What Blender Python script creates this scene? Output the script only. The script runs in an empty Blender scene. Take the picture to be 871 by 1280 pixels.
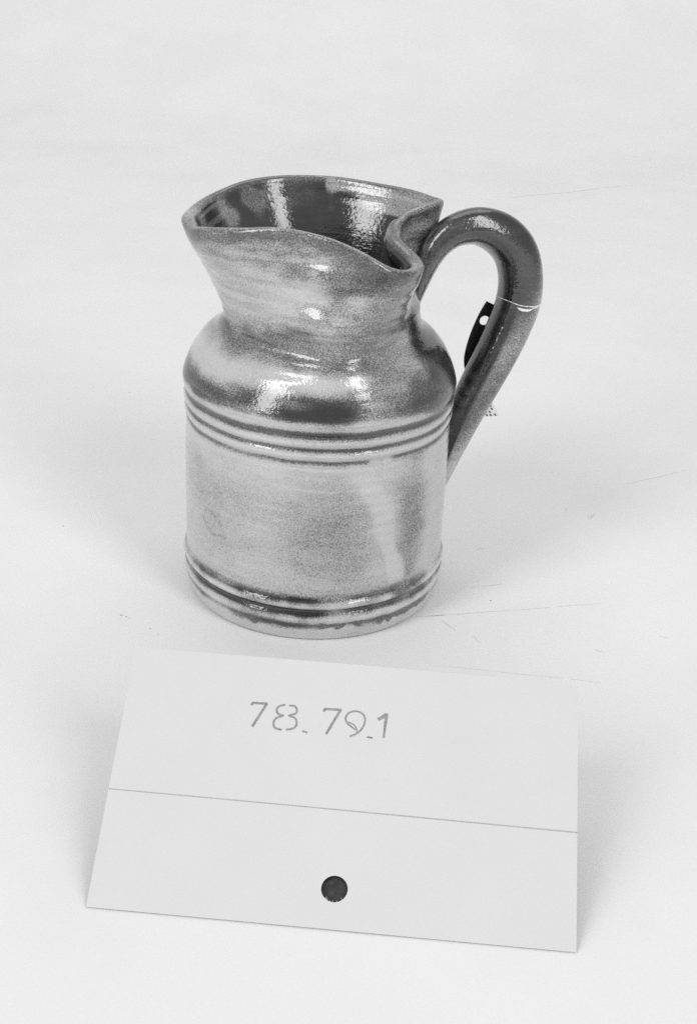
import bpy, bmesh, math, random
import numpy as np
from mathutils import Vector, Matrix, noise

S = bpy.context.scene
MM = 0.001
R = math.radians
random.seed(7)

# ------------------------------------------------------------------ camera
cam_d = bpy.data.cameras.new("camera")
cam = bpy.data.objects.new("camera", cam_d)
S.collection.objects.link(cam)
cam_d.sensor_fit = 'VERTICAL'
cam_d.sensor_height = 36.0
cam_d.lens = 36.0 * 1710 / 1280
cam_d.clip_start = 0.01
cam_d.clip_end = 50
PITCH, ROLL = 0.46524, 0.04887
fw = Vector((0, math.cos(PITCH), -math.sin(PITCH)))
rt = Vector((1, 0, 0))
up = rt.cross(fw)
c_, s_ = math.cos(ROLL), math.sin(ROLL)
r2 = c_ * rt + s_ * up
u2 = c_ * up - s_ * rt
M = Matrix((r2, u2, -fw)).transposed().to_4x4()
M.translation = Vector((0.012867, -0.469204, 0.264429))
cam.matrix_world = M
S.camera = cam

# ------------------------------------------------------------------ world: the unlit grey room round the table
w = bpy.data.worlds.new("World")
S.world = w
w.use_nodes = True
wb = w.node_tree.nodes["Background"]
wb.inputs[0].default_value = (1, 1, 1, 1)
wb.inputs[1].default_value = 0.49

# ------------------------------------------------------------------ two diffused photo lamps and an added overhead fill
def lamp(name, az, el, dist, sx, sy, power):
    d = bpy.data.lights.new(name, 'AREA')
    d.shape = 'RECTANGLE'
    d.size, d.size_y = sx, sy
    d.energy = power
    o = bpy.data.objects.new(name, d)
    S.collection.objects.link(o)
    a, e = R(az), R(el)
    p = Vector((math.sin(a) * math.cos(e), -math.cos(a) * math.cos(e), math.sin(e))) * dist
    o.location = p + Vector((0, 0, 0.08))
    o.rotation_euler = (-p).to_track_quat('-Z', 'Y').to_euler()
    return o
lamp("studio_lamp_left", -45, 34, 2.2, 0.62, 2.0, 24.5)
lamp("studio_lamp_right", 40, 34, 2.2, 0.60, 2.0, 21.5)
lamp("overhead_fill", 180, 66, 2.0, 1.7, 1.2, 9.5)  # added fill from above, brightens the table more than the tilted card

S.view_settings.view_transform = 'Standard'
S.view_settings.look = 'None'
S.view_settings.exposure = -0.08
S.view_settings.gamma = 1.0
S.view_settings.use_curve_mapping = False
S.render.engine = 'CYCLES'
S.cycles.use_denoising = False
S.cycles.use_adaptive_sampling = False
S.cycles.sample_clamp_indirect = 4
S.cycles.max_bounces = 8

# ------------------------------------------------------------------ helpers
def link(o, parent=None):
    S.collection.objects.link(o)
    if parent: o.parent = parent
    return o
def mesh_obj(name, verts, faces, mat, parent=None, smooth=True):
    me = bpy.data.meshes.new(name)
    me.from_pydata([tuple(v) for v in verts], [], [tuple(f) for f in faces])
    me.update()
    if smooth:
        me.polygons.foreach_set("use_smooth", np.ones(len(me.polygons), dtype=bool))
    me.materials.append(mat)
    return link(bpy.data.objects.new(name, me), parent)
def tag(o, label=None, cat=None, group=None, kind=None):
    for k, v in (("label", label), ("category", cat), ("group", group), ("kind", kind)):
        if v: o[k] = v
    return o
class NT:
    def __init__(s, name):
        s.m = bpy.data.materials.new(name); s.m.use_nodes = True
        s.t = s.m.node_tree; s.b = s.t.nodes["Principled BSDF"]
    def n(s, kind, **kw):
        nd = s.t.nodes.new(kind)
        for k, v in kw.items():
            if k.startswith('i_'): nd.inputs[int(k[2:]) if k[2:].isdigit() else k[2:]].default_value = v
            else: setattr(nd, k, v)
        return nd
    def l(s, a, b): s.t.links.new(a, b)
    def math(s, op, a, b=None, clamp=False):
        nd = s.n('ShaderNodeMath', operation=op, use_clamp=clamp)
        for i, x in enumerate((a, b)):
            if x is None: continue
            if isinstance(x, (int, float)): nd.inputs[i].default_value = x
            else: s.l(x, nd.inputs[i])
        return nd.outputs[0]
    def noise(s, vec, scale, detail=4, rough=0.55, dist=0.0):
        nd = s.n('ShaderNodeTexNoise')
        nd.inputs['Scale'].default_value = scale; nd.inputs['Detail'].default_value = detail
        nd.inputs['Roughness'].default_value = rough; nd.inputs['Distortion'].default_value = dist
        s.l(vec, nd.inputs['Vector']); return nd.outputs['Fac']
    def mapping(s, vec, scale):
        nd = s.n('ShaderNodeMapping'); nd.inputs['Scale'].default_value = scale
        s.l(vec, nd.inputs['Vector']); return nd.outputs[0]
    def ramp(s, fac, stops):
        nd = s.n('ShaderNodeValToRGB'); cr = nd.color_ramp
        while len(cr.elements) < len(stops): cr.elements.new(0.5)
        for e, (p, v) in zip(cr.elements, stops):
            e.position = p; e.color = (v, v, v, 1)
        s.l(fac, nd.inputs[0]); return nd.outputs[0]

# ------------------------------------------------------------------ materials
def glaze_material(name):
    q = NT(name)
    tc = q.n('ShaderNodeTexCoord').outputs['Object']
    at = q.n('ShaderNodeAttribute', attribute_name='glaze').outputs['Fac']
    blot = q.noise(tc, 95, 5, 0.6, 0.6)
    streak = q.noise(q.mapping(tc, (60, 60, 420)), 1.0, 5, 0.6, 0.3)
    fine = q.noise(tc, 1900, 3, 0.75)
    spec = q.noise(tc, 3000, 2, 0.6)
    v = q.math('ADD', at, q.math('MULTIPLY', q.math('SUBTRACT', blot, 0.5), 0.22))
    v = q.math('ADD', v, q.math('MULTIPLY', q.math('SUBTRACT', streak, 0.5), 0.20))
    # speckle is strongest in the half tones, where the glaze breaks
    mid = q.math('MULTIPLY', q.math('MULTIPLY', v, q.math('SUBTRACT', 1.0, v)), 4.0, True)
    amp = q.math('ADD', q.math('MULTIPLY', mid, 1.0), 0.15)
    v = q.math('ADD', v, q.math('MULTIPLY', q.math('MULTIPLY', q.math('SUBTRACT', fine, 0.5), 0.95), amp))
    v = q.math('ADD', v, q.math('MULTIPLY', q.math('MULTIPLY', q.math('SUBTRACT', spec, 0.5), 0.75), amp))
    col = q.ramp(v, [(0.0, 0.012), (0.2, 0.045), (0.38, 0.16), (0.54, 0.36), (0.75, 0.50), (1.0, 0.60)])
    q.l(col, q.b.inputs['Base Color'])
    rg = q.math('ADD', q.math('MULTIPLY', fine, 0.05), 0.07)
    q.l(rg, q.b.inputs['Roughness'])
    q.b.inputs['IOR'].default_value = 1.88
    b1 = q.n('ShaderNodeBump'); b1.inputs['Strength'].default_value = 0.6; b1.inputs['Distance'].default_value = 0.00034
    ring = q.noise(q.mapping(tc, (55, 55, 700)), 1.0, 3, 0.5)
    pits = q.noise(tc, 800, 2, 0.55)
    h = q.math('ADD', q.math('MULTIPLY', ring, 0.45), q.math('MULTIPLY', pits, 0.5))
    q.l(h, b1.inputs['Height'])
    q.l(b1.outputs[0], q.b.inputs['Normal'])
    return q.m
M_GLAZE = glaze_material("speckled_glaze")

def paper_material(name, base, var, scale):
    q = NT(name)
    tc = q.n('ShaderNodeTexCoord').outputs['Object']
    a = q.noise(tc, scale, 5, 0.6)
    f = q.noise(tc, 900, 3, 0.7)
    t = q.math('ADD', q.math('MULTIPLY', a, 0.7), q.math('MULTIPLY', f, 0.3))
    col = q.ramp(t, [(0.3, base - var), (0.7, base + var)])
    q.l(col, q.b.inputs['Base Color'])
    q.b.inputs['Roughness'].default_value = 0.75
    q.b.inputs['Specular IOR Level'].default_value = 0.25
    b = q.n('ShaderNodeBump'); b.inputs['Strength'].default_value = 0.12; b.inputs['Distance'].default_value = 0.0002
    q.l(f, b.inputs['Height']); q.l(b.outputs[0], q.b.inputs['Normal'])
    return q.m
M_PAPER = paper_material("white_backdrop_paper", 0.745, 0.03, 11)
M_CARD = paper_material("white_card_stock", 0.605, 0.014, 40)
def plain(name, v, rough=0.6, spec=0.4, nscale=0, nvar=0.0):
    q = NT(name)
    if nscale:
        tc = q.n('ShaderNodeTexCoord').outputs['Object']
        q.l(q.ramp(q.noise(tc, nscale, 4, 0.6), [(0.3, max(v - nvar, 0.0)), (0.7, v + nvar)]), q.b.inputs['Base Color'])
    else:
        q.b.inputs['Base Color'].default_value = (v, v, v, 1)
    q.b.inputs['Roughness'].default_value = rough
    q.b.inputs['Specular IOR Level'].default_value = spec
    return q.m
M_INK = plain("grey_ink", 0.27, 0.7, 0.2, 1800, 0.10)
M_LINE = plain("ruled_line_ink", 0.40, 0.7, 0.2, 1500, 0.06)
M_SCUFF = plain("scuff_grey", 0.62, 0.8, 0.1, 1200, 0.10)
M_GRIT = plain("dark_grit", 0.10, 0.8, 0.2)
M_TAG = plain("dark_leather", 0.028, 0.5, 0.4, 900, 0.018)
M_TAGPRINT = plain("tag_paper_print", 0.10, 0.6, 0.3)
M_WHITE = plain("white_plaster", 0.85, 0.6, 0.3)
M_BLOCK = plain("black_plastic", 0.035, 0.28, 0.5, 700, 0.02)

# ------------------------------------------------------------------ seamless paper sweep (table and backdrop in one sheet)
prof = [(-1.2, 0.0)]
prof += [(y, 0.0) for y in np.linspace(-1.0, 0.75, 36)]
for a in np.linspace(0, 90, 25)[1:]:
    prof.append((0.75 + 0.6 * math.sin(R(a)), 0.6 - 0.6 * math.cos(R(a))))
prof += [(1.35, z) for z in np.linspace(0.7, 2.2, 12)]
xs = np.linspace(-2.0, 2.0, 41)
V = [(x, y, z) for (y, z) in prof for x in xs]
n = len(xs)
Fc = [(i * n + j, i * n + j + 1, (i + 1) * n + j + 1, (i + 1) * n + j) for i in range(len(prof) - 1) for j in range(n - 1)]
paper = mesh_obj("backdrop", V, Fc, M_PAPER)
tag(paper, "seamless sheet of scuffed white paper under and behind everything", None, None, "structure")

def ribbon(pts, widths, z=0.00006, seed=0):
    """flat tapering strip through plan points (metres)"""
    P = [Vector((p[0], p[1])) for p in pts]
    vs, fs = [], []
    for i, p in enumerate(P):
        t = (P[min(i + 1, len(P) - 1)] - P[max(i - 1, 0)]).normalized()
        nn = Vector((-t.y, t.x)) * widths[i] * 0.5
        vs += [(p.x + nn.x, p.y + nn.y, z), (p.x - nn.x, p.y - nn.y, z)]
    for i in range(len(P) - 1):
        fs.append((2 * i, 2 * i + 1, 2 * i + 3, 2 * i + 2))
    return vs, fs
def join(parts):
    V, Fs = [], []
    for v, f in parts:
        o = len(V); V += list(v); Fs += [tuple(i + o for i in q) for q in f]
    return V, Fs
def scratch(a, b, w, k=14, wob=0.5, gap=0.15):
    rnd = random.Random(int(a[0] * 10 + b[1] * 7))
    a = Vector(a); b = Vector(b); d = (b - a); nn = Vector((-d.y, d.x)).normalized()
    out = []; seg = []
    for i in range(k + 1):
        t = i / k
        p = (a + d * t + nn * wob * (noise.noise((a.x * .1, t * 3, 0.3)))) * MM
        ww = w * MM * (0.35 + 0.65 * math.sin(math.pi * min(max(t, .05), .95))) * rnd.uniform(.6, 1.2)
        seg.append((p, ww))
        if rnd.random() < gap and len(seg) > 1:
            out.append(ribbon([s[0] for s in seg], [s[1] for s in seg])); seg = []
    if len(seg) > 1: out.append(ribbon([s[0] for s in seg], [s[1] for s in seg]))
    return out
sc = []
sc += scratch((44.7, -26.3), (76.9, -19.1), 0.36, 16, .4, .05)
sc += scratch((76.9, -19.1), (112, -10.5), 0.26, 14, .4, .2)
sc += scratch((49.7, -29.3), (54.5, -36.0), 0.35, 6)
sc += scratch((60.5, -39.0), (63.5, -43.5), 0.35, 6)
sc += scratch((105.0, -44.2), (108, -46.3), 0.35, 6)
sc += scratch((130.5, -33.0), (133.5, -33.4), 0.5, 4)
sc += scratch((66.6, 29.2), (69.6, 30.0), 0.45, 5)
sc += scratch((47, -60), (104, -66), 0.2, 22, .6, .1)
sc += scratch((-70, -35.5), (-67.5, -36.5), 0.5, 5)
sc += scratch((-67, -37.3), (-65.0, -38.5), 0.4, 5)
sc += scratch((-47, -80), (-47.6, -75), 0.3, 5)
sc += scratch((133, 640), (236, 703), 1.1, 24, 3, .04)
sc += scratch((140, 100), (170, 119), 0.3, 14, 1, .1)
sc += scratch((117, 62), (120, 67), 0.9, 4)
sc += scratch((62, -3), (75, 1), 0.5, 6, 1, .3)
sc += scratch((40, -27), (58, -24), 0.3, 6, .5, .2)
scu = mesh_obj("scuff_marks", *join(sc), M_SCUFF, paper, False)
scu["kind"] = "stuff"
gr = []
rg = random.Random(3)
spots = [(69.1, -12.6, .38), (-104.4, 31.5, .4), (-69, -36.4, .45), (-67, -37.2, .35), (108, 70, .3), (-57, -44.7, .35), (117.1, 64.3, .35), (118.4, 66, .28)]
for i in range(26):
    spots.append((rg.uniform(-150, 170), rg.uniform(-60, 320), rg.uniform(.12, .26)))
for x, y, r in spots:
    k = 6; vs = []
    for j in range(k):
        a = j / k * 6.283; q = r * rg.uniform(.5, 1.2)
        vs.append(((x + q * math.cos(a)) * MM, (y + q * .7 * math.sin(a)) * MM, 0.00002))
    vs.append((x * MM, y * MM, r * .5 * MM))
    gr.append((vs, [(j, (j + 1) % k, k) for j in range(k)]))
g = mesh_obj("grit", *join(gr), M_GRIT, paper, True); g["kind"] = "stuff"

# ------------------------------------------------------------------ the jug
jug = link(bpy.data.objects.new("jug", None))
tag(jug, "glazed stoneware jug with pinched rim, ringed body and mended loop handle", "jug")

NA = 960
az = np.arange(NA) / NA * 2 * np.pi
def periodic(az_deg, val, sig):
    a = np.array(az_deg, float); v = np.array(val, float)
    o = np.argsort(a); a, v = a[o], v[o]
    a = np.concatenate([a[-4:] - 360, a, a[:4] + 360]); v = np.concatenate([v[-4:], v, v[:4]])
    # Catmull-Rom / Hermite through the points
    m = np.gradient(v, a)
    q = np.degrees(az)
    i = np.clip(np.searchsorted(a, q, side='right') - 1, 0, len(a) - 2)
    h = a[i + 1] - a[i]; t = (q - a[i]) / h
    y = (2*t**3-3*t**2+1)*v[i] + (t**3-2*t**2+t)*h*m[i] + (-2*t**3+3*t**2)*v[i+1] + (t**3-t**2)*h*m[i+1]
    k = np.arange(-40, 41); g = np.exp(-0.5 * (k * 360 / NA / sig) ** 2); g /= g.sum()
    return np.convolve(np.concatenate([y[-40:], y, y[:40]]), g, 'valid')
RIM = [(184,48.3,142.0),(195,47.0,141.1),(212,45.5,143.6),(229,41,145.7),(246,37.1,147.4),(263,36.3,146.9),(277,39.3,145.3),(287,43.3,142.7),(296,47.1,138.9),(304,47.6,136.8),(312,46.2,136.4),(319,43.3,137.0),(325,38.0,137.5),(334,29.6,139.5),
       (349,25.2,141.4),(362,25.8,143.5),(373,30.8,145.0),(378,38.4,146.6),(383,43.5,146.4),(392,43.9,146.0),(404,42.9,146.3),
       (426,41.4,146.5),(447,42.6,147.0),(459,44.0,146.9),(474,46.0,146.5),(490,46.9,145.7),(507,47.2,143.8),(523,47.4,142.7),(535,48.1,141.9)]
ra = [r[0] % 360 for r in RIM]
rim_r = periodic(ra, [r[1] for r in RIM], 1.2) + 1.3
rim_z = periodic(ra, [r[2] for r in RIM], 2.5)

# lower, turned profile (r, z) in mm
def spline(pts, step):
    P = np.array(pts, float); out = []
    for i in range(len(P) - 1):
        p0 = P[max(i-1, 0)]; p1 = P[i]; p2 = P[i+1]; p3 = P[min(i+2, len(P)-1)]
        k = max(2, int(np.linalg.norm((p2 - p1)[:2]) / step))
        for j in range(k):
            t = j / k
            out.append(0.5*((2*p1)+(-p0+p2)*t+(2*p0-5*p1+4*p2-p3)*t*t+(-p0+3*p1-3*p2+p3)*t**3))
    out.append(P[-1]); return np.array(out)
low = spline([(46.4,0.0),(47.5,0.7),(48.3,2.6),(49.0,5.2),(48.9,7.0),(49.1,8.0),(49.8,9.8),(49.3,11.8),(48.8,12.9),(49.3,14.0),(50.0,15.4),(49.4,17.0),(48.9,18.8),
       (48.9,24),(48.9,32),(48.9,42),(48.8,52),(48.7,60),(48.6,66),(48.5,69.6),(48.1,71.0),(48.7,72.2),(49.3,73.4),(48.9,74.7),(48.4,75.7),(49.0,76.8),(49.6,78.1),
       (49.1,79.7),(48.7,81.2),(49.3,82.4),(49.8,83.8),(49.7,85.4),(49.2,87.6),(48.1,90.6),(46.5,94.0),(44.4,97.4),(41.6,100.6),(38.4,102.9),(36.2,105.3),(35.2,108.0)], 0.45)
TN = 70
rb = np.interp(low[:, 1], [5, 8, 20, 66, 69, 84.5, 87], [49.1, 49.1, 49.0, 48.6, 48.6, 49.3, 49.45])
rm = ((low[:, 1] > 8) & (low[:, 1] < 19)) | ((low[:, 1] > 69) & (low[:, 1] < 84.5))
low[rm, 0] = rb[rm] + (low[rm, 0] - rb[rm]) * np.where(low[rm, 1] < 20, 1.0, .72)
tt = np.linspace(0, 1, TN + 1)[1:]
wt = np.interp(tt, [0, .08, .18, .40, .63, .84, 1.0], [0, .018, .085, .315, .58, .875, 1.0])
kk = np.exp(-0.5 * (np.arange(-6, 7) / 3.0) ** 2); kk /= kk.sum()
wt = np.convolve(np.pad(wt, 6, mode='reflect', reflect_type='odd'), kk, 'valid')
rows_r, rows_z = [], []
for r, z in low:
    # hand-thrown: slight out-of-round wobble
    rows_r.append(r + 0.10*np.sin(2*az + z*.02) + 0.07*np.sin(3*az + 1 + z*.05)); rows_z.append(np.full(NA, z) + (0.25*np.sin(az+.6)+0.12*np.sin(2*az)) * (z > 3))
n_low = len(low)
for t, w_ in zip(tt, wt):
    rows_r.append(35.2 * (1 - w_) + rim_r * w_)
    rows_z.append(108.0 * (1 - t) + (rim_z - 2.6) * t)
Rr = np.array(rows_r); Zz = np.array(rows_z)
# the front of the neck is pressed flatter and fuller; finger ridges spiral up shoulder and neck
azd = np.degrees(az)
Rr += 5.2 * np.exp(-((azd[None] - 286) / 25) ** 2) * np.exp(-((Zz - 109) / 14) ** 2)
g2 = lambda ca, sa, cz, sz: np.exp(-(((azd[None] - ca + 180) % 360 - 180) / sa) ** 2) * np.exp(-((Zz - cz) / sz) ** 2)
Rr += 2.5 * g2(275, 14, 117.5, 6.0) + 3.1 * g2(275, 10, 131.0, 5.5)
amp = np.array([[noise.noise((math.cos(a) * 1.6, math.sin(a) * 1.6, z * .06)) for a in az[::24]] for z in Zz[:, 0]])
amp = np.stack([np.interp(np.arange(NA), np.arange(0, NA + 24, 24), np.append(q, q[0])) for q in amp])
Rsmooth = Rr.copy()
env = np.clip((Zz - 91) / 8, 0, 1) * np.clip((rim_z[None] - 3 - Zz) / 8, 0, 1)
Rr += env * (.5 + .9 * amp) * 0.22 * np.sin(2 * np.pi * (Zz / 5.3 + azd[None] / 360) + 1.5 * amp)
Rr += env * 0.05 * (.4 + 1.5 * amp) * np.sin(2 * np.pi * (Zz / 2.9 - azd[None] / 360) + 2)
Rr += 0.05 * np.sin(2 * np.pi * (Zz / 4.1 + azd[None] / 360)) * (Zz > 20) * (Zz < 69)
outer = np.stack([Rr * np.cos(az), Rr * np.sin(az), Zz], -1)
def hnormal(P):
    d = np.roll(P, -1, 1) - np.roll(P, 1, 1)
    nn = np.stack([d[..., 1], -d[..., 0]], -1)
    return nn / np.linalg.norm(nn, axis=-1, keepdims=True)
nrm = hnormal(outer)
# smooth the normals along the rim so the inward offset stays clean in the pinch
def smooth_az(A, sig):
    k = np.arange(-60, 61); g = np.exp(-0.5 * (k * 360 / NA / sig) ** 2); g /= g.sum()
    Ap = np.concatenate([A[:, -60:], A, A[:, :60]], 1)
    return np.apply_along_axis(lambda v: np.convolve(v, g, 'valid'), 1, Ap)
nrm = smooth_az(nrm, 2.0); nrm /= np.linalg.norm(nrm, axis=-1, keepdims=True)
H = 2.0 + 1.2 * np.exp(-((np.degrees(az) - 340) / 26) ** 2) + 1.1 * np.exp(-((np.degrees(az) - 192) / 34) ** 2) + 0.5 * np.exp(-((np.degrees(az) - 300) / 18) ** 2)      # half thickness of the lip
grid = [outer[i] for i in range(len(outer))]
top = outer[-1]; tn = nrm[-1]
crest = top.copy(); crest[:, 2] = rim_z - 2.6
n_out = len(grid)
for a in np.linspace(0, 180, 15)[1:]:                              # rounded lip: bulges out a touch, rolls over
    off = (math.cos(R(a)) - 1) * H
    q = crest.copy(); q[:, :2] += tn * (off + 0.95 * math.sin(R(min(a, 90))) * (1 if a < 90 else 1))[:, None]
    q[:, 2] += 2.6 * math.sin(R(a)); grid.append(q)
n_lip = len(grid)
for i in range(len(outer) - 2, 0, -2):                             # inner wall going down
    z = Zz[i].mean()
    if z < 8: break
    th = 2 * H - 0.55 if i > len(outer) - 12 else np.minimum(2 * H, 5.2)
    q = outer[i].copy(); q[:, 0] = Rsmooth[i] * np.cos(az); q[:, 1] = Rsmooth[i] * np.sin(az); q[:, :2] -= nrm[i] * th[:, None]
    grid.append(q)
last = grid[-1]
for f in (0.9, 0.7, 0.4, 0.15):
    q = last.copy(); q[:, :2] *= f; q[:, 2] = last[:, 2] - (1 - f) * 2.0; grid.append(q)
G = np.array(grid)
NR = len(G)
V = (G.reshape(-1, 3) * MM)
idx = np.arange(NR * NA).reshape(NR, NA)
a0 = idx[:-1]; a1 = np.roll(idx, -1, 1)[:-1]; b0 = idx[1:]; b1 = np.roll(idx, -1, 1)[1:]
quads = np.stack([a0, a1, b1, b0], -1).reshape(-1, 4)
faces = quads.tolist()
faces.append(list(idx[0][::-1])); faces.append(list(idx[-1]))
me = bpy.data.meshes.new("body")
me.from_pydata(V.tolist(), [], faces); me.update()
sm = np.ones(len(me.polygons), dtype=bool); sm[-2] = False
me.polygons.foreach_set("use_smooth", sm)
me.materials.append(M_GLAZE)
body = link(bpy.data.objects.new("body", me), jug)

# --- glaze tone: how pale (1) or dark (0) the glaze has fired at each place
A = np.degrees(np.arctan2(G[..., 1], G[..., 0])) % 360
Z = G[..., 2]
def vnoise(sa, sz, seed):
    """smooth noise over (azimuth, z), azimuth periodic"""
    rs = np.random.RandomState(seed); na = max(2, int(360 / sa)); nz = int(170 / sz) + 3
    g = rs.rand(nz, na); fa = A / 360 * na; fz = np.clip(Z / sz, 0, nz - 2.001)
    i0 = np.floor(fa).astype(int); u = fa - i0; j0 = np.floor(fz).astype(int); v = fz - j0
    u = u*u*(3-2*u); v = v*v*(3-2*v); i1 = (i0 + 1) % na; i0 = i0 % na
    return (g[j0, i0]*(1-u)*(1-v)+g[j0, i1]*u*(1-v)+g[j0+1, i0]*(1-u)*v+g[j0+1, i1]*u*v) - .5
def da(c): return (A - c + 180) % 360 - 180
def sst(x): x = np.clip(x, 0, 1); return x*x*(3-2*x)
def blob(ca, cz, ra_, rz_, soft=.5, nz=0.35, seed=1):
    d = np.sqrt((da(ca)/ra_)**2 + ((Z-cz)/rz_)**2) + nz * 2 * vnoise(9, 5, seed)
    return sst((1 + soft - d) / (2 * soft))
Zw = Z + 2.0 * vnoise(24, 40, 11) + 1.0 * vnoise(7, 30, 12)
band = [(0,.80),(3,.82),(5.5,.74),(6.6,.42),(7.4,.36),(8.4,.75),(9.6,.88),(11.0,.62),(11.8,.10),(13.7,.10),(14.4,.78),(15.4,.88),(16.4,.66),(17.2,.22),(18.4,.34),(20,.52),(24,.60),
        (30,.56),(38,.53),(48,.52),(56,.56),(62,.66),(68,.72),(69.7,.64),(70.5,.24),(71.3,.24),(72.0,.74),(73.5,.86),(74.4,.68),(75.2,.22),(76.2,.22),(76.9,.74),(78.2,.84),
        (79.3,.64),(80.1,.19),(82.0,.19),(82.9,.70),(84,.78),(85.2,.56),(86.2,.24),(88.5,.15),(91,.24),(93,.36),(94.3,.62),(96.5,.78),(98.8,.78),(100.2,.62),(102,.42),(105,.34),
        (108,.36),(112,.46),(118,.62),(126,.66),(131,.55),(136,.48),(150,.45)]
bz, bv = zip(*band)
grooves = ((Z < 20) | ((Z > 69) & (Z < 85)))
T = np.where(grooves, np.interp(Z + .5 * vnoise(10, 30, 5), bz, bv), np.interp(Zw, bz, bv))
def mix(T, m, v): return T * (1 - m) + v * m
T = T + .16 * vnoise(30, 14, 21) + .10 * vnoise(9, 6, 22) + .09 * ((Z > 20) & (Z < 69))
T = T + (.15 * vnoise(24, 1.6, 23) + .20 * vnoise(8, .9, 24) + .22 * vnoise(14, 6, 25)) * sst((Z - 96) / 10)
# body: pale drip with darker glaze either side, right of centre
cen = 296.4 + (63.7 - Z) * .333
wd = np.interp(Z, [18, 24, 45, 66], [2.0, 4.0, 4.2, 5.6]) + 3.5 * vnoise(12, 7, 91)
cen = cen + 3 * vnoise(200, 14, 92) - .4 * np.clip(Z - 52, 0, 20)
drip = sst((1.5 - np.abs(da(0) - ((cen + 180) % 360 - 180)) / wd) / 1.0) * sst((Z - 20.5 - 5 * vnoise(5, 200, 93)) / 3) * sst((72 - Z) / 6)
side = blob(317, 42, 8, 30, .6, .25, 31) * (Z < 70)
T = mix(T, side * .8, .36)
T = mix(T, blob(285, 38, 14, 24, .7, .3, 32) * .6 * (Z < 66), .44)
T = mix(T, blob(340, 40, 12, 28, .5, .2, 30) * .7 * (Z < 69), .74)
T = mix(T, drip * .95, .86)
T = mix(T, blob(316, 14.5, 13, 5.5, .35, .5, 33) * .85, .26)
jag = 2.4 * vnoise(6, 200, 34) + 1.8 * vnoise(2.2, 200, 39) - .7
T = T + (.5 * vnoise(11, 200, 101) + .25 * vnoise(4, 3, 102) - .06) * sst((19.5 - Z) / 2) * sst((Z - 4.5) / 2)
brk = sst((vnoise(9, 200, 57) + .5) / .25)
T = T + .55 * vnoise(16, 3.5, 58) * np.exp(-((Z - 90) / 5) ** 2)
T = mix(T, brk * sst((8.4 + .8 * vnoise(3, 200, 40) - Z) / .5) * sst((Z - 6.3 - jag) / .5) * sst((58 - np.abs(da(285))) / 20) * .85, .22)
T = mix(T, blob(209, 55, 8, 9, .6, .3, 35) * .6, .38)
T = mix(T, blob(252, 63, 40, 6, .7, .5, 36) * .4, .74)
T = mix(T, blob(262, 27, 22, 6, .8, .5, 37) * .35, .74)
T = mix(T, blob(200, 35, 13, 36, .5, .3, 38) * .45 * (Z < 69), .72)
# shoulder and neck
T = mix(T, blob(318, 96, 26, 5.5, .5, .5, 41) * .7, .22)
T = mix(T, blob(305, 93, 14, 3.5, .5, .5, 42) * .4, .66)
T = mix(T, blob(335, 89, 26, 7, .4, .4, 49) * .8, .22)
T = mix(T, blob(215, 97, 30, 6, .6, .5, 43) * .5, .80)
T = mix(T, blob(222, 104, 16, 2.6, .6, .6, 44) * .6, .34)
T = mix(T, blob(279, 126.5, 7.5, 5.5, .5, 1.1, 45) * .8, .17)
T = mix(T, blob(270, 121, 9, 4, .5, .6, 46) * .5, .34)
T = mix(T, blob(235, 122, 34, 11, .5, .4, 47) * .5, .74)
T = mix(T, blob(304, 118, 24, 13, .6, .6, 48) * .65, .36)
T = mix(T, blob(300, 105, 40, 4, .7, .8, 50) * .6, .34)
T = mix(T, blob(255, 108, 22, 3.5, .6, .9, 53) * .5, .34)
T = mix(T, blob(292, 136, 20, 6, .6, .7, 54) * .6, .30)
T = mix(T, blob(318, 104, 14, 4, .5, .6, 55) * .6, .62)
sweep = np.abs(Z - (104 + .12 * da(290) + .0035 * da(290) ** 2)) < 1.2
T = mix(T, sweep * .15 * (np.abs(da(300)) < 40), .3)
# dark glaze run behind the handle root
T = mix(T, blob(354, 106, 27, 19, .15, .12, 51) * .92, .12)
T = mix(T, blob(344, 122, 8, 14, .4, .2, 52) * .4, .66)
# wiped stamp outline low on the left of the body
st = [(219.9,43.8),(228.3,40.9),(231.6,35.6),(223.0,34.3),(216.3,39.0),(219.9,43.8)]
dist = np.full(A.shape, 9.0)
for (a_, z_), (b_, y_) in zip(st, st[1:]):
    px, pz = da(a_) * .85, Z - z_; vx, vz = (b_ - a_) * .85, y_ - z_
    t = np.clip((px*vx + pz*vz) / (vx*vx + vz*vz), 0, 1)
    dist = np.minimum(dist, np.hypot(px - t*vx, pz - t*vz))
T = mix(T, sst((1.3 - dist) / 1.1) * (.15 + .8 * np.clip(vnoise(3, 2, 61) + .3, 0, 1)), .34)
T = mix(T, blob(224, 39.5, 5.5, 4.2, .4, .4, 62) * .35, .44)
T = mix(T, blob(298, 70.6, 4.5, 1.6, .5, .4, 63) * .9, .74)
# rim: dark breaking line under the lip, paler worn crest
rows = np.arange(NR)[:, None] + 0 * A
lipdark = np.exp(-((rows - (n_out - 1)) / np.where(rows < n_out, 5.0 + 7 * np.exp(-(da(302) / 22) ** 2), 5.0)) ** 2)
T = mix(T, lipdark * .8, .22 + .25 * vnoise(14, 400, 71))
crestm = np.exp(-((rows - (n_out + 7)) / 2.5) ** 2)
backrim = sst((90 - np.abs(da(80))) / 40)
T = mix(T, crestm * .8, .33 - .10 * backrim + .4 * vnoise(16, 400, 72))
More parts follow.
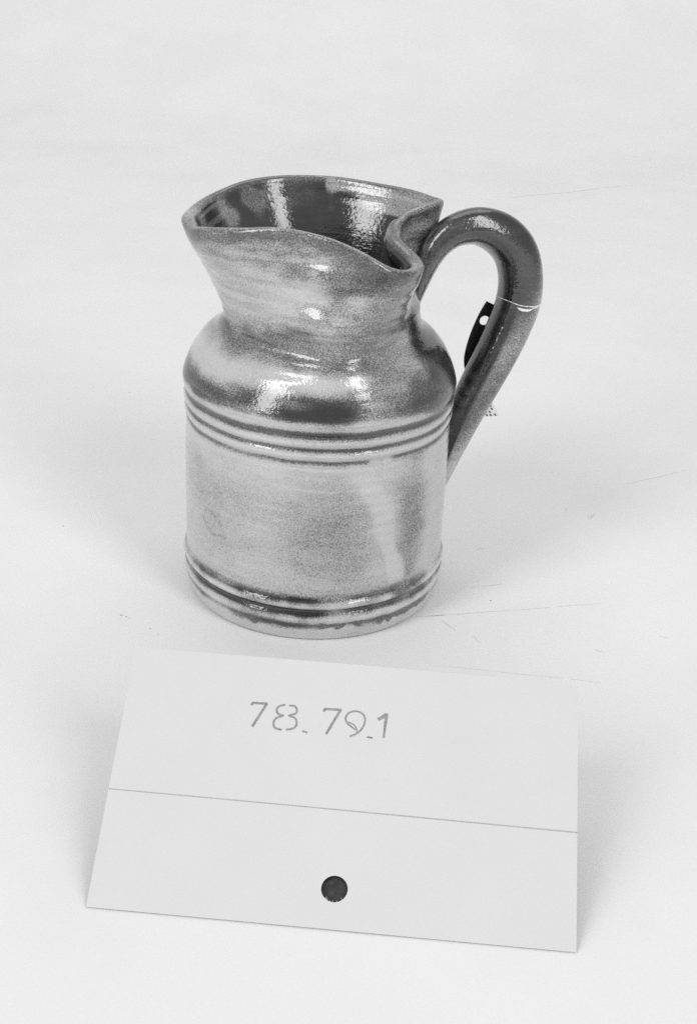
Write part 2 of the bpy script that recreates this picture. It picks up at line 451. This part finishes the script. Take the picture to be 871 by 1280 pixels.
# inside
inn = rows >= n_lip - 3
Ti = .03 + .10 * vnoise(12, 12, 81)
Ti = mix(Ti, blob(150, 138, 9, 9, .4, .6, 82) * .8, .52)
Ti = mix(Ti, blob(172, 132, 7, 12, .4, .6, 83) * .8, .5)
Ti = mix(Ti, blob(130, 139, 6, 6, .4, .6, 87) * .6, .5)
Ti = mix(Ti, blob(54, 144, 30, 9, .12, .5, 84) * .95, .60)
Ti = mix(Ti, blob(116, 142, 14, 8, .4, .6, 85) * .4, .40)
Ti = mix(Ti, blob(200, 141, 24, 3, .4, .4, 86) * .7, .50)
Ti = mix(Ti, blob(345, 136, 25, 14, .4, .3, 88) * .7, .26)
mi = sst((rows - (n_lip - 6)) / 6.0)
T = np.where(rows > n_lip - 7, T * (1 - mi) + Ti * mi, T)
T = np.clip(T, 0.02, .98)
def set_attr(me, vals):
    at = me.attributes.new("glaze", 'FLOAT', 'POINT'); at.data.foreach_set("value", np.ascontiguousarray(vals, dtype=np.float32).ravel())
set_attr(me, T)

# --- handle: a thick loop swept through the traced centre line, in the vertical plane at 15 degrees
HC = [(33.0,104.5,1.6,7.5),(34.4,111.5,2.2,8.4),(36.0,118.0,3.0,8.6),(37.8,124.8,4.1,8.7),(40.6,131.0,5.0,8.6),(44.9,135.4,5.6,8.5),(50.2,137.8,6.1,8.4),(56.9,138.2,6.6,8.4),(64.7,135.1,7.3,8.4),(70.9,128.7,7.7,8.4),(74.0,119.6,7.9,8.4),
      (74.2,110.3,8.0,8.3),(71.8,101.1,7.8,8.2),(67.0,88.6,7.5,8.1),(61.0,75.1,7.0,7.9),(56.0,63.5,6.2,7.6),(51.8,51.8,5.0,7.2),(49.2,42.0,3.4,6.6),(47.6,34.5,1.6,5.6)]
HP = spline(HC, 0.8)
KH = 72
ha = R(15); er = np.array([math.cos(ha), math.sin(ha), 0]); et = np.array([-math.sin(ha), math.cos(ha), 0]); ez = np.array([0, 0, 1.])
ctr = HP[:, :1] * er + HP[:, 1:2] * ez
tan = np.gradient(ctr, axis=0); tan /= np.linalg.norm(tan, axis=1, keepdims=True)
nor = np.cross(np.broadcast_to(et, tan.shape), tan); nor /= np.linalg.norm(nor, axis=1, keepdims=True)   # points to the outside of the loop
if (nor[len(nor)//2] @ er) < 0: nor = -nor
th = np.arange(KH) / KH * 2 * np.pi
ct, st_ = np.cos(th), np.sin(th)
pw = 0.80
sst_ = lambda x: np.clip(x, 0, 1) ** 2 * (3 - 2 * np.clip(x, 0, 1))
L = np.linspace(0, 1, len(HP))
sx = np.sign(ct) * np.abs(ct) ** pw; sy = np.sign(st_) * np.abs(st_) ** pw
tw = (.38 * sst_((.46 - L) / .2))[:, None]
nor2 = nor * np.cos(tw) + et * np.sin(tw); et2 = et * np.cos(tw) - nor * np.sin(tw)
# a soft arris runs along the outer near side of the lower half (cut clay strap)
rid = 1 + 0.05 * np.exp(-((th - 4.42) / .13) ** 2)
L = np.linspace(0, 1, len(HP))
rr = 1 + (rid - 1)[None] * sst((L - .45) / .15)[:, None] + 0.012 * np.sin(9 * L[:, None] + 2 * th[None]) + .01 * np.sin(23 * L)[:, None]
HG = ctr[:, None] + (nor2[:, None] * (sx * 1)[None, :, None] * HP[:, 2][:, None, None] + et2[:, None] * (sy)[None, :, None] * HP[:, 3][:, None, None]) * rr[..., None]
NHr = len(HG)
hi = np.arange(NHr * KH).reshape(NHr, KH)
hf = np.stack([hi[:-1], hi[1:], np.roll(hi, -1, 1)[1:], np.roll(hi, -1, 1)[:-1]], -1).reshape(-1, 4).tolist()
hf += [list(hi[0]), list(hi[-1][::-1])]
handle = mesh_obj("handle", HG.reshape(-1, 3) * MM, hf, M_GLAZE, jug)
rs = np.random.RandomState(5)
near = np.clip(-st_, 0, 1)[None]                                   # side towards -t (the viewer's side)
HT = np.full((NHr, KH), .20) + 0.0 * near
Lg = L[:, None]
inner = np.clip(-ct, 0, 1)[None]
HT = HT - .14 * sst((Lg - .38) / .14) * sst((inner + .45 * near - .15) / .5)  # inner near face of the lower handle darkened, its shade put into the tone
HT = HT + .24 * sst((th[None] - 4.40) / .10) * sst((6.6 - th[None]) / .3) * sst((Lg - .45) / .2)  # lit outer face past the arris, painted paler
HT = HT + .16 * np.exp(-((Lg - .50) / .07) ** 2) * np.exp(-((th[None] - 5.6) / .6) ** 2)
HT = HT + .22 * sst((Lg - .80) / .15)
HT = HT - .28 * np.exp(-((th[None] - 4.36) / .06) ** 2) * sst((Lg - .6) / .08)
for k in range(6):
    HT = HT + .05 * np.sin(rs.uniform(3, 30) * Lg + rs.randint(1, 5) * th[None] + rs.uniform(0, 6))
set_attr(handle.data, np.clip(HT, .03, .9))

# mended break: a pale crooked seam round the handle with a chip of filler on the near side
k0 = int(np.argmin(np.abs(HP[:, 1] - 110.5) + 100 * (HP[:, 0] < 60)))
def on_handle(f, a, lift):
    f = min(max(f, 0), NHr - 1.001); i = int(f); t = f - i
    j = (a / (2 * math.pi) * KH) % KH; j0 = int(j); u = j - j0; j1 = (j0 + 1) % KH
    p = (HG[i, j0]*(1-u)+HG[i, j1]*u)*(1-t) + (HG[i+1, j0]*(1-u)+HG[i+1, j1]*u)*t
    c = ctr[i]*(1-t) + ctr[i+1]*t
    d = p - c
    return (c + d * (1 + lift / np.linalg.norm(d))) * MM
rs2 = random.Random(9)
def seam(a_s, a_e, f_of, w_of, k=80, lift=.12):
    vs, fs = [], []
    for i in range(k + 1):
        t = i / k; a = a_s + (a_e - a_s) * t
        f = f_of(a); ww = w_of(a) * rs2.uniform(.6, 1.3)
        vs += [on_handle(f - ww, a, -.05), on_handle(f, a, lift), on_handle(f + ww, a, -.05)]
    for i in range(k):
        b = 3 * i
        fs += [(b, b+1, b+4, b+3), (b+1, b+2, b+5, b+4)]
    return vs, fs
fk = lambda a: k0 + .9 * math.sin(a * 1.0 + .6) + .5 * math.sin(3 * a)
parts = [seam(0, 2 * math.pi, fk, lambda a: .30)]
parts.append(seam(4.35, 5.0, lambda a: k0 + .7 + .9 * math.sin((a - 4.35) / .65 * math.pi), lambda a: .95 * max(.1, math.sin((a - 4.35) / .65 * math.pi)), 26, .18))
parts.append(seam(4.95, 6.1, lambda a: k0 + .5 - 1.8 * (a - 4.95), lambda a: .28, 20, .15))
crack = mesh_obj("repair_seam", *join(parts), M_WHITE, handle)

# ------------------------------------------------------------------ tag looped behind the handle
tg = link(bpy.data.objects.new("identification_tag", None))
tg.location = (0.066, 0.036, 0.066)
tag(tg, "narrow dark tag with a punched hole tucked behind the jug handle", "tag")
# left edge and right edge of the bowed strip, (r along the 15 degree plane, z) in mm, set behind the handle
TL = spline([(65.2, 107.2), (62.7, 102.0), (60.2, 94.5), (58.7, 87.2), (58.7, 82.3), (60.6, 74.7), (65.4, 60.8)], 0.35)
kT = len(TL)
Rw = np.interp(np.linspace(0, 1, kT), [0, .5, .8, 1], [7.0, 7.2, 6.5, 4.0])
back = 8.9
def tag_pt(i, u, side, dep=0.0):
    p = TL[i]; q = TL[min(i+1, kT-1)] - TL[max(i-1, 0)]; q = q / np.hypot(*q)
    nx, nz_ = -q[1], q[0]
    if nx < 0: nx, nz_ = -nx, -nz_
    # the foot of the strip is cut level
    r = p[0] + nx * Rw[i] * u; z = p[1] + nz_ * Rw[i] * u
    z = max(z, 60.7)
    bow = 0.8 * math.sin(i / (kT - 1) * math.pi)
    return (er * r + et * (back + bow + dep + .35 * side) + ez * z) * MM
UW = 26
hole = np.array((65.0, 99.6)); HRAD = 1.9
vs, fs = [], []
def vid(s, i, j): return (s * kT + i) * (UW + 1) + j
for s_v in (-1, 1):
    for i in range(kT):
        for j in range(UW + 1):
            p = tag_pt(i, j / UW, s_v) / MM; q = np.array((p @ er, p[2])); d = np.hypot(*(q - hole))
            if abs(d - HRAD) < .22:
                m_ = (q - hole) * (HRAD / d - 1); p = p + er * m_[0] + ez * m_[1]
            vs.append(p * MM)
def gone(i, j):
    c4 = np.mean([vs[vid(0, i, j)], vs[vid(0, i, j+1)], vs[vid(0, i+1, j)], vs[vid(0, i+1, j+1)]], 0) / MM
    return np.hypot(c4 @ er - hole[0], c4[2] - hole[1]) < HRAD
cut = [[gone(i, j) for j in range(UW)] for i in range(kT - 1)]
for i in range(kT - 1):
    for j in range(UW):
        if cut[i][j]: continue
        f = (vid(0, i, j), vid(0, i, j+1), vid(0, i+1, j+1), vid(0, i+1, j)); fs.append(f[::-1]); fs.append(tuple(x + kT * (UW + 1) for x in f))
        for di, dj, e_ in ((0, -1, (vid(0,i,j), vid(0,i+1,j))), (0, 1, (vid(0,i+1,j+1), vid(0,i,j+1))), (-1, 0, (vid(0,i,j+1), vid(0,i,j))), (1, 0, (vid(0,i+1,j), vid(0,i+1,j+1)))):
            ii, jj = i + di, j + dj
            if not (0 <= ii < kT - 1 and 0 <= jj < UW) or cut[ii][jj]:
                fs.append((e_[0], e_[1], e_[1] + kT * (UW + 1), e_[0] + kT * (UW + 1)))
def rel(vs, o): return [tuple(np.array(v) - np.array(o.location)) for v in vs]
strip = mesh_obj("strip", rel(vs, tg), fs, M_TAG, tg, False)
# checked print at the lower corner that shows past the handle
def plate(q, d0, d1):
    n = len(q); P = [(er * a + et * d0 + ez * b) * MM for a, b in q] + [(er * a + et * d1 + ez * b) * MM for a, b in q]
    return P, [tuple(range(n))[::-1], tuple(range(n, 2 * n))] + [(j, (j + 1) % n, n + (j + 1) % n, n + j) for j in range(n)]
v, f = plate([(64.5, 60.6), (75.0, 60.1), (71.0, 66.6), (66.5, 68.0)], 8.75, 9.0)
mesh_obj("paper_end", rel(v, tg), f, M_WHITE, tg, False)
chk = []
rc = random.Random(4)
for r_i in range(4):
    for c_i in range(5):
        z = 65.2 - r_i * 1.35 + rc.uniform(-.1, .1)
        r = 66.6 + c_i * 1.75 + (r_i % 2) * .5 + rc.uniform(-.15, .15)
        if r > 70.3 + (65.7 - z) * .66 - .6: continue
        chk.append(plate([(r, z), (r + .6, z + .1), (r + 1.15, z - .7), (r + .55, z - .85)], 8.62, 8.76))
V_, F_ = join(chk)
mesh_obj("checked_print", rel(V_, tg), F_, M_TAGPRINT, tg, False)

# ------------------------------------------------------------------ number card, leaning back on a dark block
A0 = np.array([-0.0526124, -0.18836158, 0.]); B0 = np.array([0.07881602, -0.19637187, 0.])
e = (B0 - A0) / np.linalg.norm(B0 - A0); g_ = np.array([-e[1], e[0], 0]); al = R(32)
v_ = math.cos(al) * g_ + math.sin(al) * np.array([0, 0, 1]); n_ = np.cross(e, v_)
base = A0 + np.array([0, 0, .0004])
def cp(u, v, h=0.0): return base + (e * u + v_ * v + n_ * h) * MM
card = link(bpy.data.objects.new("number_card", None)); card.location = tuple((A0 + B0) / 2)
tag(card, "white index card stencilled 78.79.1 leaning in front of the jug", "card")
# outline with a true punched hole
CW, CH, HU, HV, HR = 131.6, 77.6, 66.25, 10.85, 3.62
TH = .28
corner = [(0, 0), (CW, 0), (CW, CH), (.4, CH)]
ring = []
KN = 64
for i in range(KN):
    a = i / KN * 2 * math.pi; ring.append((HU + HR * math.cos(a), HV + HR * math.sin(a)))
# square patch round the hole, then the rest of the sheet as a curved grid
us = sorted(set(list(np.linspace(0, HU - 6, 13)) + [HU - 6, HU + 6] + list(np.linspace(HU + 6, CW, 13))))
vs_ = sorted(set([0, 2, HV - 6, HV + 6] + list(np.linspace(HV + 6, CH, 13))))
def bend(u, v):   # sheet bows a little and the top right corner droops
    return .9 * math.sin(u / CW * math.pi) * (v / CH) - .8 * (v / CH) ** 2 * (u / CW) ** 2 + .25 * math.sin(v / CH * math.pi)
verts, faces = [], []
key = {}
def vv(u, v, s):
    k = (round(u, 4), round(v, 4), s)
    if k not in key:
        key[k] = len(verts); verts.append(cp(u, v, bend(u, v) + s * TH / 2))
    return key[k]
for s in (1, -1):
    for i in range(len(us) - 1):
        for j in range(len(vs_) - 1):
            u0, u1, v0, v1 = us[i], us[i+1], vs_[j], vs_[j+1]
            if abs((u0+u1)/2 - HU) < 6 and abs((v0+v1)/2 - HV) < 6: continue
            q = [vv(u0, v0, s), vv(u1, v0, s), vv(u1, v1, s), vv(u0, v1, s)]; faces.append(q if s > 0 else q[::-1])
    sq = []
    for i in range(KN):
        a = i / KN * 2 * math.pi; c, d = math.cos(a), math.sin(a); m = max(abs(c), abs(d)); sq.append((HU + 6*c/m, HV + 6*d/m))
    for i in range(KN):
        k2 = (i + 1) % KN
        q = [vv(*ring[i], s), vv(*sq[i], s), vv(*sq[k2], s), vv(*ring[k2], s)]; faces.append(q if s > 0 else q[::-1])
for i in range(KN):
    k2 = (i + 1) % KN; faces.append([vv(*ring[i], 1), vv(*ring[k2], 1), vv(*ring[k2], -1), vv(*ring[i], -1)])
for i in range(len(us) - 1):
    for v in (0, CH):
        q = [vv(us[i], v, 1), vv(us[i+1], v, 1), vv(us[i+1], v, -1), vv(us[i], v, -1)]; faces.append(q if v else q[::-1])
for j in range(len(vs_) - 1):
    for u in (0, CW):
        q = [vv(u, vs_[j], 1), vv(u, vs_[j+1], 1), vv(u, vs_[j+1], -1), vv(u, vs_[j], -1)]; faces.append(q[::-1] if u else q)
sheet = mesh_obj("sheet", rel(verts, card), faces, M_CARD, card, False)

rf = random.Random(12); flecks = []  # small pale slivers along the hole's lower edge
for k in range(9):
    a = R(-90 + rf.uniform(-42, 42)); ln = rf.uniform(.25, .85); w_ = rf.uniform(.05, .12)
    o2 = np.array([HU + (HR + .05) * math.cos(a), HV + (HR + .05) * math.sin(a)]); t2 = np.array([-math.sin(a), math.cos(a)]); i2 = -np.array([math.cos(a), math.sin(a)])
    tip = o2 + i2 * ln + t2 * rf.uniform(-.25, .25)
    q = [o2 - t2 * w_, o2 + t2 * w_, tip]; vv3 = [cp(p[0], p[1], bend(*p) + h) for h in (-.05, .05) for p in q]
    flecks.append((vv3, [(0, 2, 1), (3, 4, 5), (0, 1, 4, 3), (1, 2, 5, 4), (2, 0, 3, 5)]))
fv, ff = join(flecks)
f_ = mesh_obj("hole_flecks", [tuple(Vector(x) - card.location) for x in fv], ff, M_CARD, sheet, False); f_["kind"] = "stuff"
def stroke(pts, w0, w1=None, h=.02, curve=True, weight=1.22):
    w1 = w1 or w0
    P = spline(pts, .22) if curve and len(pts) > 2 else np.array([np.array(pts[i]) + (np.array(pts[i+1]) - np.array(pts[i])) * t for i in range(len(pts)-1) for t in np.linspace(0, 1, 16)[(1 if i else 0):]])
    vs, fs = [], []; k = len(P)
    for i in range(k):
        d = P[min(i+1, k-1)] - P[max(i-1, 0)]; d = d / (np.hypot(*d) + 1e-9); nn = np.array([-d[1], d[0]])
        ww = (w0 + (w1 - w0) * i / (k - 1)) / 2 * (1 + .10 * noise.noise((P[i][0] * 2, P[i][1] * 2, 1.7)))
        for s in (1, -1):
            q = P[i] + nn * ww * s * weight; vs.append(cp(q[0], q[1], bend(q[0], q[1]) + TH / 2 + h))
    for i in range(k - 1): fs.append((2*i, 2*i+1, 2*i+3, 2*i+2))
    return vs, fs
W = .62
chars = [
 ("digit_seven", [([(36.98,61.9),(37.08,62.72)], .6), ([(36.9,62.75),(41.5,62.88)], .62), ([(41.35,62.9),(38.0,55.4)], .66)]),
 ("digit_eight", [([(46.76,63.0),(45.05,62.38),(44.39,61.16),(45.18,59.9),(46.73,59.58)], .5), ([(47.85,62.87),(49.49,62.78),(50.24,61.81),(50.01,60.51),(47.9,59.69)], .5),
                  ([(46.48,59.44),(44.68,58.71),(44.01,57.21),(44.52,55.66),(46.62,55.11)], .5), ([(48.34,59.61),(50.02,59.02),(50.68,57.53),(50.09,56.05),(47.78,55.27)], .5)]),
 ("full_stop", [([(52.55,55.3),(54.05,54.98)], .5)]),
 ("digit_seven", [([(58.11,61.83),(58.26,62.7)], .6), ([(58.1,62.7),(63.1,62.85)], .62), ([(62.95,62.9),(59.45,54.96)], .62)]),
 ("digit_nine", [([(67.78,57.08),(66.4,58.0),(65.32,58.86),(64.6,60.23),(65.29,62.02),(67.36,62.84),(69.47,62.11),(70.28,60.17),(69.69,57.83),(68.25,55.99),(66.28,54.9)], .45),
                 ([(65.28,59.26),(66.94,58.72),(68.07,57.4),(68.18,56.21)], .32)]),
 ("full_stop", [([(71.2,55.2),(72.9,55.02)], .48)]),
 ("digit_one", [([(73.97,60.85),(75.2,61.7),(76.3,62.75)], .85), ([(76.32,62.95),(76.02,55.34)], .82, .5)]),
]
for nm, sts in chars:
    mesh_obj(nm, *[x if i else rel(x, card) for i, x in enumerate(join([stroke(s[0], s[1], s[2] if len(s) > 2 else None, .02 + .004 * k) for k, s in enumerate(sts)]))], M_INK, card, False)
rl = stroke([(0.05, 33.3), (44, 33.05), (88, 32.8), (CW - .05, 32.6)], .26, .34)
mesh_obj("ruled_line", rel(rl[0], card), rl[1], M_LINE, card, False)

# the hidden easel: a small black wedge under the card, seen only through the punched hole
wedge = link(bpy.data.objects.new("wedge_block", None)); wc = cp(66, 0); wedge.location = (wc[0], wc[1], 0)
tag(wedge, "black wedge propping up the card, glimpsed through its punched hole", "wedge")
bm = bmesh.new()
prf = [(6.5, -.9), (62, -.9)]
pts = []
for u in (48, 84):
    a = cp(u, 6.0, -TH - .9); b = cp(u, 62, -TH - .25); d = b.copy(); d[2] = 0; c2 = a.copy(); c2[2] = 0
    pts.append([a, b, d, c2])
vsb = [bm.verts.new(tuple(p - np.array(wedge.location))) for q in pts for p in q]
for q in [(0,1,2,3),(7,6,5,4),(0,4,5,1),(1,5,6,2),(2,6,7,3),(3,7,4,0)]: bm.faces.new([vsb[i] for i in q])
bmesh.ops.recalc_face_normals(bm, faces=bm.faces)
bmesh.ops.bevel(bm, geom=bm.edges[:], offset=.0006, segments=2, affect='EDGES')
mb = bpy.data.meshes.new("block"); bm.to_mesh(mb); bm.free(); mb.materials.append(M_BLOCK)
link(bpy.data.objects.new("block", mb), wedge)
